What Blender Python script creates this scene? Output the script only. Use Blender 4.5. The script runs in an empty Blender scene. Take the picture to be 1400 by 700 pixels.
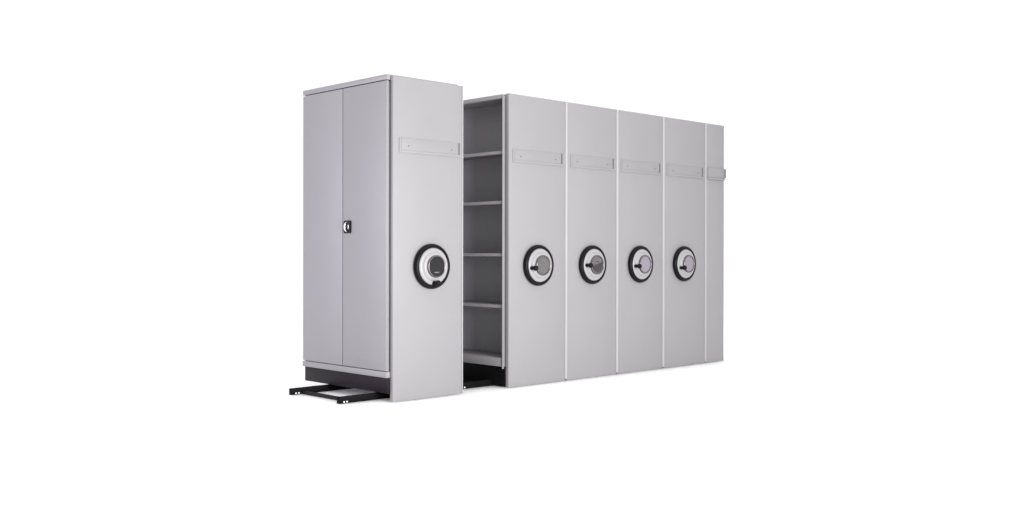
import bpy, bmesh, math, random
from mathutils import Vector, Matrix
random.seed(4)
S = bpy.context.scene
C = S.collection
PI = math.pi

# ------------------------------------------------------------------ materials
def new_mat(name):
    m = bpy.data.materials.new(name); m.use_nodes = True
    nt = m.node_tree; b = nt.nodes['Principled BSDF']
    return m, nt, b

def paint(name, col, rough=.45, var=.03, bump=.06, scale=420, metallic=0.0, spec=.5):
    """powder coat / plastic: faint colour drift, faint gloss drift, fine orange peel"""
    m, nt, b = new_mat(name)
    N = nt.nodes; L = nt.links
    tc = N.new('ShaderNodeTexCoord')
    n1 = N.new('ShaderNodeTexNoise'); n1.inputs['Scale'].default_value = 2.3; n1.inputs['Detail'].default_value = 5
    L.new(tc.outputs['Object'], n1.inputs['Vector'])
    ramp = N.new('ShaderNodeValToRGB')
    ramp.color_ramp.elements[0].position = .3; ramp.color_ramp.elements[1].position = .7
    ramp.color_ramp.elements[0].color = (*[c * (1 - var) for c in col], 1)
    ramp.color_ramp.elements[1].color = (*[min(1, c * (1 + var)) for c in col], 1)
    L.new(n1.outputs['Fac'], ramp.inputs['Fac']); L.new(ramp.outputs['Color'], b.inputs['Base Color'])
    mr = N.new('ShaderNodeMapRange'); mr.inputs['To Min'].default_value = rough - .05; mr.inputs['To Max'].default_value = rough + .05
    L.new(n1.outputs['Fac'], mr.inputs['Value']); L.new(mr.outputs['Result'], b.inputs['Roughness'])
    n2 = N.new('ShaderNodeTexNoise'); n2.inputs['Scale'].default_value = scale; n2.inputs['Detail'].default_value = 2
    L.new(tc.outputs['Object'], n2.inputs['Vector'])
    bp = N.new('ShaderNodeBump'); bp.inputs['Strength'].default_value = bump; bp.inputs['Distance'].default_value = .001
    L.new(n2.outputs['Fac'], bp.inputs['Height']); L.new(bp.outputs['Normal'], b.inputs['Normal'])
    b.inputs['Metallic'].default_value = metallic
    b.inputs['Specular IOR Level'].default_value = spec
    return m

GREY = paint('grey_powder_coat', (.229, .222, .232), .50, .02, .05)
PLATE = paint('holder_plate_paint', (.217, .2105, .217), .5, .025, .05)
WHITE = paint('white_plastic', (.275, .270, .275), .38, .015, .03)
SEAL = paint('white_rubber_seal', (.335, .33, .345), .55, .02, .05)
BLACK = paint('black_steel', (.004, .0035, .004), .5, .15, .15, 260, spec=.06)
PLINTH = paint('dark_plinth_paint', (.0125, .0092, .0128), .45, .12, .1, 260, spec=.1)
RUBBER = paint('black_moulded_plastic', (.004, .0036, .0046), .36, .1, .08, 300, spec=.12)
DARKCAP = paint('dark_grey_end_cap', (.09, .08, .09), .5, .05, .05)
CHROME = paint('chrome', (.20, .165, .185), .2, .03, .0, 300, metallic=1.0)
BRIGHT = paint('polished_steel', (.85, .85, .86), .14, .03, .0, 300, metallic=1.0)
STEEL = paint('dull_steel', (.35, .35, .36), .3, .03, .0, 300, metallic=1.0)
SCREW = paint('screw_steel', (.10, .09, .10), .4, .05, .0, 300, metallic=.5)
BOLT = paint('white_bolt_head', (.80, .80, .80), .35, .02, .0, 300)
REFL_DARK = paint('dark_dial_reflection', (.018, .0175, .019), .3, .06, .02, spec=.12)  # the dial tones here paint in reflections on the glossy hubs
REFL_MID = paint('grey_dial_reflection', (.100, .096, .096), .3, .05, .02, spec=.15)
REFL_PALE = paint('lilac_dial_reflection', (.205, .187, .222), .3, .03, .02, spec=.15)
REFL_HALF = paint('half_dial_reflection', (.040, .038, .040), .3, .06, .02, spec=.12)
MARK_L = paint('pale_print', (.17, .165, .18), .5, .02, .0)
MARK_D = paint('dark_print', (.03, .027, .03), .5, .02, .0)

# floor: thick white studio sheet, translucency added to lighten shadows under the units
FLOOR, nt, b = new_mat('white_studio_floor')
tc = nt.nodes.new('ShaderNodeTexCoord'); nz = nt.nodes.new('ShaderNodeTexNoise')
nz.inputs['Scale'].default_value = .8; nz.inputs['Detail'].default_value = 4
nt.links.new(tc.outputs['Object'], nz.inputs['Vector'])
rp = nt.nodes.new('ShaderNodeValToRGB')
rp.color_ramp.elements[0].color = (.93, .93, .93, 1); rp.color_ramp.elements[1].color = (.96, .96, .96, 1)
nt.links.new(nz.outputs['Fac'], rp.inputs['Fac']); nt.links.new(rp.outputs['Color'], b.inputs['Base Color'])
b.inputs['Roughness'].default_value = .7
b.inputs['Specular IOR Level'].default_value = .2
b.inputs['Subsurface Weight'].default_value = 1.0
b.inputs['Subsurface Radius'].default_value = (1, 1, 1)
b.inputs['Subsurface Scale'].default_value = .45

# ------------------------------------------------------------------ mesh helpers
def box(bm, x0, x1, y0, y1, z0, z1, bev=0.0, seg=2):
    vs = [bm.verts.new(p) for p in ((x0,y0,z0),(x1,y0,z0),(x1,y1,z0),(x0,y1,z0),(x0,y0,z1),(x1,y0,z1),(x1,y1,z1),(x0,y1,z1))]
    fs = [bm.faces.new([vs[i] for i in q]) for q in ((3,2,1,0),(4,5,6,7),(0,1,5,4),(1,2,6,5),(2,3,7,6),(3,0,4,7))]
    if bev > 0:
        es = list({e for f in fs for e in f.edges})
        bmesh.ops.bevel(bm, geom=es, offset=bev, segments=seg, profile=.5, affect='EDGES')

def lathe(bm, prof, seg=64, mat=None):
    """revolve (radius, height) about the axis that points to -y"""
    rings = []
    for r, h in prof:
        if r < 1e-6:
            rings.append([bm.verts.new((0, -h, 0))])
        else:
            rings.append([bm.verts.new((r*math.cos(2*PI*k/seg), -h, r*math.sin(2*PI*k/seg))) for k in range(seg)])
    for a, c in zip(rings, rings[1:]):
        for k in range(seg):
            k2 = (k+1) % seg
            if len(a) == 1 and len(c) == 1: continue
            if len(a) == 1: bm.faces.new((a[0], c[k], c[k2]))
            elif len(c) == 1: bm.faces.new((a[k], c[0], a[k2]))
            else: bm.faces.new((a[k], c[k], c[k2], a[k2]))
    if mat is not None:
        bm.transform(mat)

def link(name, bm, mat, parent=None, loc=(0,0,0), smooth=None):
    bmesh.ops.recalc_face_normals(bm, faces=bm.faces[:])
    me = bpy.data.meshes.new(name); bm.to_mesh(me); bm.free()
    me.materials.append(mat)
    if smooth is not None:
        for p in me.polygons: p.use_smooth = True
        me.set_sharp_from_angle(angle=math.radians(smooth))
    o = bpy.data.objects.new(name, me); C.objects.link(o)
    o.location = loc
    if parent: o.parent = parent
    return o

def bx(name, mat, parent, dims, bev=.0, loc=(0,0,0)):
    bm = bmesh.new()
    for d in (dims if isinstance(dims[0], (tuple, list)) else [dims]):
        box(bm, *d, bev=bev)
    return link(name, bm, mat, parent, loc, smooth=35 if bev else None)

def thing(name, label, cat, loc, group=None):
    o = bpy.data.objects.new(name, None); C.objects.link(o)
    o.location = loc; o.empty_display_size = .2
    o['label'] = label; o['category'] = cat
    if group: o['group'] = group
    return o

# ------------------------------------------------------------------ shared parts
H = 2.297
PT = .032            # thickness of the end panels

def handwheel(t, x, face, knob_deg, knob_r, marks=None):
    bm = bmesh.new()
    lathe(bm, [(.136,0),(.136,.030),(.1325,.0395),(.128,.044),(.118,.0475),(.1120,.0485),(.1095,.0470),(.1075,.0472),(.1035,.0540),(.0985,.0585),(.0925,.0610),(.083,.062),(.0,.062)])
    w = link('handwheel', bm, WHITE, t, (x, -.001, .9545), 40)
    bm = bmesh.new()
    lathe(bm, [(.1362,.002),(.152,.002),(.1595,.006),(.1635,.013),(.1640,.022),(.1615,.031),(.1560,.038),(.1480,.042),(.1405,.0425),(.1362,.0395),(.1362,.002)])
    link('rim', bm, RUBBER, w, smooth=60)
    bm = bmesh.new()
    lathe(bm, [(.081,.0615),(.0815,.071),(.0805,.0770),(.0780,.0795),(.0745,.0797),(.0720,.0780),(.0705,.0740),(.0702,.0625)])
    link('bezel', bm, CHROME, w, smooth=60)
    bm = bmesh.new()
    lathe(bm, [(.0700,.064),(.0700,.0715),(.045,.0730),(.02,.0738),(0,.0740)])
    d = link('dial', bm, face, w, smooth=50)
    if marks == 'split':
        # darker lower half is a reflection painted onto the glossy dial, small dark line of print in the upper half
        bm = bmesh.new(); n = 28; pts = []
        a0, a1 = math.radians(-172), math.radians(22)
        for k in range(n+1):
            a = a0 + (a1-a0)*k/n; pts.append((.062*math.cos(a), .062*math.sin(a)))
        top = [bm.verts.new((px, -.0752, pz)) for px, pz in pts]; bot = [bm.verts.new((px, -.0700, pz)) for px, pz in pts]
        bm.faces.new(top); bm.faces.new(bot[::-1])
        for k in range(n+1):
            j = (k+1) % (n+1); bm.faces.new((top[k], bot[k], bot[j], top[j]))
        link('dial_reflection', bm, REFL_HALF, w)
        bx('print', MARK_D, w, [(-.020,-.010,-.0752,-.070,.022,.031),(-.008,.002,-.0752,-.070,.023,.030),(.004,.009,-.0752,-.070,.022,.031),(.011,.018,-.0752,-.070,.023,.029)])
    if marks == 'low':
        bx('print', MARK_L, w, [(-.022,-.010,-.0745,-.068,-.045,-.040),(-.006,.006,-.0745,-.068,-.047,-.039),(.010,.022,-.0745,-.068,-.045,-.040)])
    a = math.radians(knob_deg)
    kx, kz = knob_r*math.cos(a), knob_r*math.sin(a)
    bm = bmesh.new()
    lathe(bm, [(0,.040),(.0155,.040),(.0155,.055),(.0125,.058),(.0105,.064),(.0105,.078),(.0150,.081),(.0200,.0855),(.0215,.093),(.0205,.102),(.0165,.108),(.0105,.1095),(.0080,.1070),(0,.1065)], 28)
    link('crank_knob', bm, RUBBER, w, (kx, 0, kz), 45)
    return w

def label_holder(t, x0, x1, screws=True, cap=.009):
    """shallow tray with a raised left and lower lip, a screwed plate and a dark end cap"""
    o = bx('label_holder', GREY, t, [(x0, x1, -.003, -.0005, 1.764, 1.868),
                                     (x0, x0+.016, -.0058, -.0028, 1.764, 1.868),
                                     (x0+.0161, x1, -.0058, -.0028, 1.764, 1.779)], .001)
    bx('label_plate', PLATE, o, (x0+.0200, x1-.022, -.0052, -.0032, 1.7825, 1.866), .0008)
    bx('end_cap', DARKCAP, o, (x1-.020, x1-.020+cap, -.0080, -.0032, 1.781, 1.866), .001)
    if screws:
        for sx in (x0+.084, x1-.088):
            bm = bmesh.new(); lathe(bm, [(0,.0048),(.0058,.0048),(.0058,.0064),(.004,.0072),(0,.0072)], 16)
            link('screw', bm, SCREW, o, (sx, 0, 1.8125), 40)
    return o

def end_panel(t, w):
    return bx('end_panel', GREY, t, (0, w, 0, PT, .004, H), .0015)

def edge_seal(t, x0, x1, z0=.016):
    """white rubber bumper strip closing the joint to the next unit"""
    return bx('edge_seal', SEAL, t, (x0+.003, x1-.003, -.003, PT-.006, z0, H+.001), .0018)

# ------------------------------------------------------------------ the setting
bm = bmesh.new(); box(bm, -22, 26, -20, 28, -.6, 0)
fl = link('floor', bm, FLOOR); fl['kind'] = 'structure'

# ------------------------------------------------------------------ rails on the floor
RY = ((.185, .222), (.798, .835))
rt = thing('rail_track', 'black steel floor track of two rails joined by cross bars, running under all the cabinets', 'rail track', (-.32, .5, 0))
ox, oy = -.32, .5
for ry0, ry1 in RY:
    a, b_ = ry0-oy, ry1-oy
    r = bx('rail', BLACK, rt, [(0, 4.35, a, a+.006, .002, .049), (0, 4.35, b_-.006, b_, .002, .049),
                               (0, 4.35, a+.006, b_-.006, .002, .034)], .0012)
    for xb in (.036, .061, 1.128, 1.155):
        bm = bmesh.new(); lathe(bm, [(0,-.001),(.0062,-.001),(.0062,.003),(.0045,.0048),(0,.0048)], 16)
        link('bolt', bm, BOLT, r, (xb, a, .0135), 40)
for xc, wc in ((.080, .040), (1.12, .32), (2.9, .04)):  # the wide one is a black plate put in to darken the aisle floor
    bx('cross_bar_or_darkening_plate', PLINTH if wc < .1 else BLACK, rt, (xc, xc+wc, RY[0][1]-oy+.001, RY[1][0]-oy-.001, .004, .026), .0015)

# ------------------------------------------------------------------ first unit: cupboard with hinged doors
U1 = thing('mobile_cabinet', 'grey mobile cabinet with two closed hinged doors, rolled apart from the row', 'mobile cabinet', (0, 0, 0), 'mobile shelving units on the rail track')
D0, D1 = .036, 1.103
CX = .632
bx('body', GREY, U1, [(-.006, CX, .047, D1-.002, .176, 2.262)], .001)
bx('top_cap', GREY, U1, [(-.030, CX, D0-.001, D1, 2.2725, 2.309)], .0012)
bx('bottom_rail', GREY, U1, [(-.030, CX, D0-.001, D1+.003, .171, .2125)], .0012)
bx('plinth', PLINTH, U1, [(-.020, CX-.01, PT+.002, 1.087, .060, .1695)], .0015)
SPL = .569
dr = bx('door', GREY, U1, (-.0295, -.0075, D0, SPL-.0036, .2185, 2.2655), .0025)
dl = bx('door', GREY, U1, (-.0295, -.0075, SPL+.0036, D1-.001, .2185, 2.2655), .0025)
dr['label'] = 'grey door with the black and chrome latch'
dl['label'] = 'plain grey door without a handle'
end_panel(U1, .642)
edge_seal(U1, .642, .6565, .005)
label_holder(U1, .051, .626)
handwheel(U1, .338, REFL_DARK, -92, .120, 'low')

# the latch: rounded black plate, chrome grip bowed over a dished recess
hy0, hy1, hz0, hz1 = .459, .549, 1.196, 1.289
hyc, hzc = (hy0+hy1)/2, (hz0+hz1)/2
bm = bmesh.new()
def rrect(w, h, r, n=6):
    pts = []
    for cx, cy, a0 in ((w/2-r, h/2-r, 0), (-w/2+r, h/2-r, 90), (-w/2+r, -h/2+r, 180), (w/2-r, -h/2+r, 270)):
        for k in range(n+1):
            a = math.radians(a0 + 90*k/n); pts.append((cx+r*math.cos(a), cy+r*math.sin(a)))
    return pts
def prism(bm, loops):
    rs = [[bm.verts.new((x, y, z)) for y, z in pts] for x, pts in loops]
    bm.faces.new(rs[0]); bm.faces.new(rs[-1][::-1])
    for a, c in zip(rs, rs[1:]):
        for k in range(len(a)):
            j = (k+1) % len(a); bm.faces.new((a[k], a[j], c[j], c[k]))
W_, H_ = hy1-hy0, hz1-hz0
prism(bm, [(-.0290, rrect(W_, H_, .012)), (-.0355, rrect(W_, H_, .012)), (-.0375, rrect(W_-.004, H_-.004, .011)),
           (-.0375, rrect(W_-.016, H_-.014, .009)), (-.0335, rrect(W_-.024, H_-.022, .008))])
hp = link('handle', bm, RUBBER, dr, (0, hyc, hzc), 40)
def bowed(name, yo, bow, wid, thick, zh, mat, xo):
    bm = bmesh.new(); n = 14; rings = []
    for k in range(n+1):
        u = -1 + 2*k/n
        y = yo + bow*(1-u*u); z = u*zh; x = xo - thick*(1-u**4)
        hw = wid*(1-.35*u*u)
        rings.append([bm.verts.new(v) for v in ((xo+.004, y-hw, z), (x+.0025, y-hw, z), (x, y-hw*.5, z), (x, y+hw*.5, z), (x+.0025, y+hw, z), (xo+.004, y+hw, z))])
    for a, c in zip(rings, rings[1:]):
        for k in range(6):
            j = (k+1) % 6; bm.faces.new((a[k], a[j], c[j], c[k]))
    bm.faces.new(rings[0]); bm.faces.new(rings[-1][::-1])
    return link(name, bm, mat, hp, smooth=50)
bowed('grip', .012, .010, .0085, .010, .037, BRIGHT, -.0365)
bowed('lock_cylinder', -.012, -.004, .005, .004, .020, STEEL, -.0345)

# ------------------------------------------------------------------ second unit: open shelves facing the aisle
def far_unit(name, label, cat, x0, x1, xs):
    t = thing(name, label, cat, (x0, 0, 0), 'mobile shelving units on the rail track')
    end_panel(t, x1-x0)
    if xs: edge_seal(t, x1-x0, xs-x0)
    return t

X2, E2, S2 = 1.1285, 1.7725, 1.802
U2 = far_unit('shelving_unit', 'grey shelving unit with open empty shelves facing the aisle', 'shelving unit', X2, E2, S2)
W2 = E2-X2
BK = .31             # depth of a shelf bay; two bays back to back
bx('top_panel', GREY, U2, [(-.020, -.002, .054, 1.095, 2.2625, 2.2935), (-.0018, W2, PT+.008, 1.095, 2.284, 2.293)], .001)
bx('back_panel', GREY, U2, (BK, BK+.008, .044, 1.088, .166, 2.2835))
bx('body', GREY, U2, (BK+.0085, W2, .046, 1.086, .168, 2.2830))
for y0, y1 in ((.043, .0515), (1.078, 1.0865)):
    bx('post', GREY, U2, (-.0235, .002, y0, y1, .147, 2.2820), .0015)
bx('side_wall', GREY, U2, [(.0025, BK-.001, .043, .047, .166, 2.2835), (.0025, BK-.001, 1.082, 1.086, .166, 2.2835)])
for zt in (1.853, 1.461, 1.050, .645):
    bx('shelf', GREY, U2, [(-.012, .008, .0645, 1.0645, zt-.024, zt), (.0082, BK-.002, .049, 1.080, zt-.004, zt-.0005)], .002)
bx('bottom_shelf', GREY, U2, [(-.018, .002, .0645, 1.0645, .163, .229), (.0022, BK-.002, .049, 1.080, .222, .2285)], .002)
bx('plinth', BLACK, U2, (-.008, W2-.01, PT+.004, 1.075, .006, .1615), .0015)  # carried down to the floor, standing in for the shaded gap beneath
label_holder(U2, .041, .615)
handwheel(U2, .313, REFL_MID, 191, .110)

# ------------------------------------------------------------------ closed units of the row
rows = [(1.802, 2.4215, 2.4530, 2.094, REFL_MID, 182, 'split', 'grey shelving unit whose handwheel has a dark reflection painted over half its dial'),
        (2.453, 3.0735, 3.1060, 2.735, REFL_PALE, 188, None, 'grey shelving unit with a pale lilac reflection painted on its dial, right next to the unit with the half-dark dial reflection'),
        (3.106, 3.7325, 3.7610, 3.382, REFL_PALE, 200, None, 'grey shelving unit with a pale lilac reflection painted on its dial, touching the narrow end unit without a handwheel')]
for x0, x1, xs, xw, face, kd, mk, lab in rows:
    t = far_unit('shelving_unit', lab, 'shelving unit', x0, x1, xs)
    w = x1-x0
    bx('carcass', GREY, t, (.002, w, PT+.008, 1.095, .166, 2.293), .0015)
    bx('plinth', BLACK, t, (.012, w-.01, PT+.004, 1.075, .006, .1640), .0015)
    label_holder(t, .030, w-.030)
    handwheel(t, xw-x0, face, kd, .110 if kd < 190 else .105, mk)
x0, x1 = 3.761, 4.0492
t = far_unit('shelving_unit', 'narrow grey shelving unit closing the row, the only one without a handwheel', 'shelving unit', x0, x1, None)
w = x1-x0
bx('carcass', GREY, t, (.002, w-.004, PT+.008, 1.095, .166, 2.293), .0015)
bx('plinth', BLACK, t, (.012, w-.02, PT+.004, 1.075, .006, .1640), .0015)
o = bx('label_holder', GREY, t, [(.004, w-.001, -.007, -.0005, 1.764, 1.876), (.004, w-.001, -.016, -.0068, 1.764, 1.779)], .0012)
bx('label_plate', PLATE, o, (.012, w-.004, -.0125, -.0072, 1.7835, 1.874), .001)
bx('end_cap', DARKCAP, o, (w-.003, w+.005, -.019, .003, 1.785, 1.872), .001)

# ------------------------------------------------------------------ light
wd = bpy.data.worlds.new('World'); S.world = wd; wd.use_nodes = True
bg = wd.node_tree.nodes['Background']
bg.inputs['Color'].default_value = (1, 1, 1, 1); bg.inputs['Strength'].default_value = 1.07

def area(name, loc, target, sx, sy, power, col=(1,1,1)):
    l = bpy.data.lights.new(name, 'AREA'); l.shape = 'RECTANGLE'; l.size = sx; l.size_y = sy; l.energy = power; l.color = col
    o = bpy.data.objects.new(name, l); C.objects.link(o); o.location = loc
    o.rotation_euler = (Vector(target)-Vector(loc)).to_track_quat('-Z', 'Y').to_euler()
    return o
area('overhead_softbox', (1.0, -1.0, 7.5), (1.0, -1.0, 0), 10, 9, 210)
area('key_softbox', (-.5, -5.6, 1.25), (.4, 0, .95), 2.2, 2.2, 420)
area('fill_softbox', (-5.6, 2.8, 1.8), (0, .8, 1.2), 2.0, 2.0, 175, (.85, .77, 1.0))

# ------------------------------------------------------------------ camera (solved from the photograph)
cam = bpy.data.cameras.new('camera'); co = bpy.data.objects.new('camera', cam); C.objects.link(co)
yaw, pitch, roll = 0.7999285, -0.0030172, 0.0015272
fw = Vector((math.cos(yaw)*math.cos(pitch), math.sin(yaw)*math.cos(pitch), math.sin(pitch)))
rg = Vector((math.sin(yaw), -math.cos(yaw), 0)); up = rg.cross(fw)
r2 = math.cos(roll)*rg + math.sin(roll)*up; u2 = -math.sin(roll)*rg + math.cos(roll)*up
M = Matrix((r2, u2, -fw)).transposed().to_4x4(); M.translation = Vector((-4.42424, -5.75389, 1.05305))
co.matrix_world = M
cam.sensor_width = 36; cam.lens = 36*1403.75/1400; cam.clip_end = 200; cam.clip_start = .05
S.camera = co
S.view_settings.view_transform = 'Standard'; S.view_settings.look = 'None'
S.view_settings.exposure = 0; S.view_settings.gamma = 1
S.cycles.max_bounces = 10; S.cycles.diffuse_bounces = 6
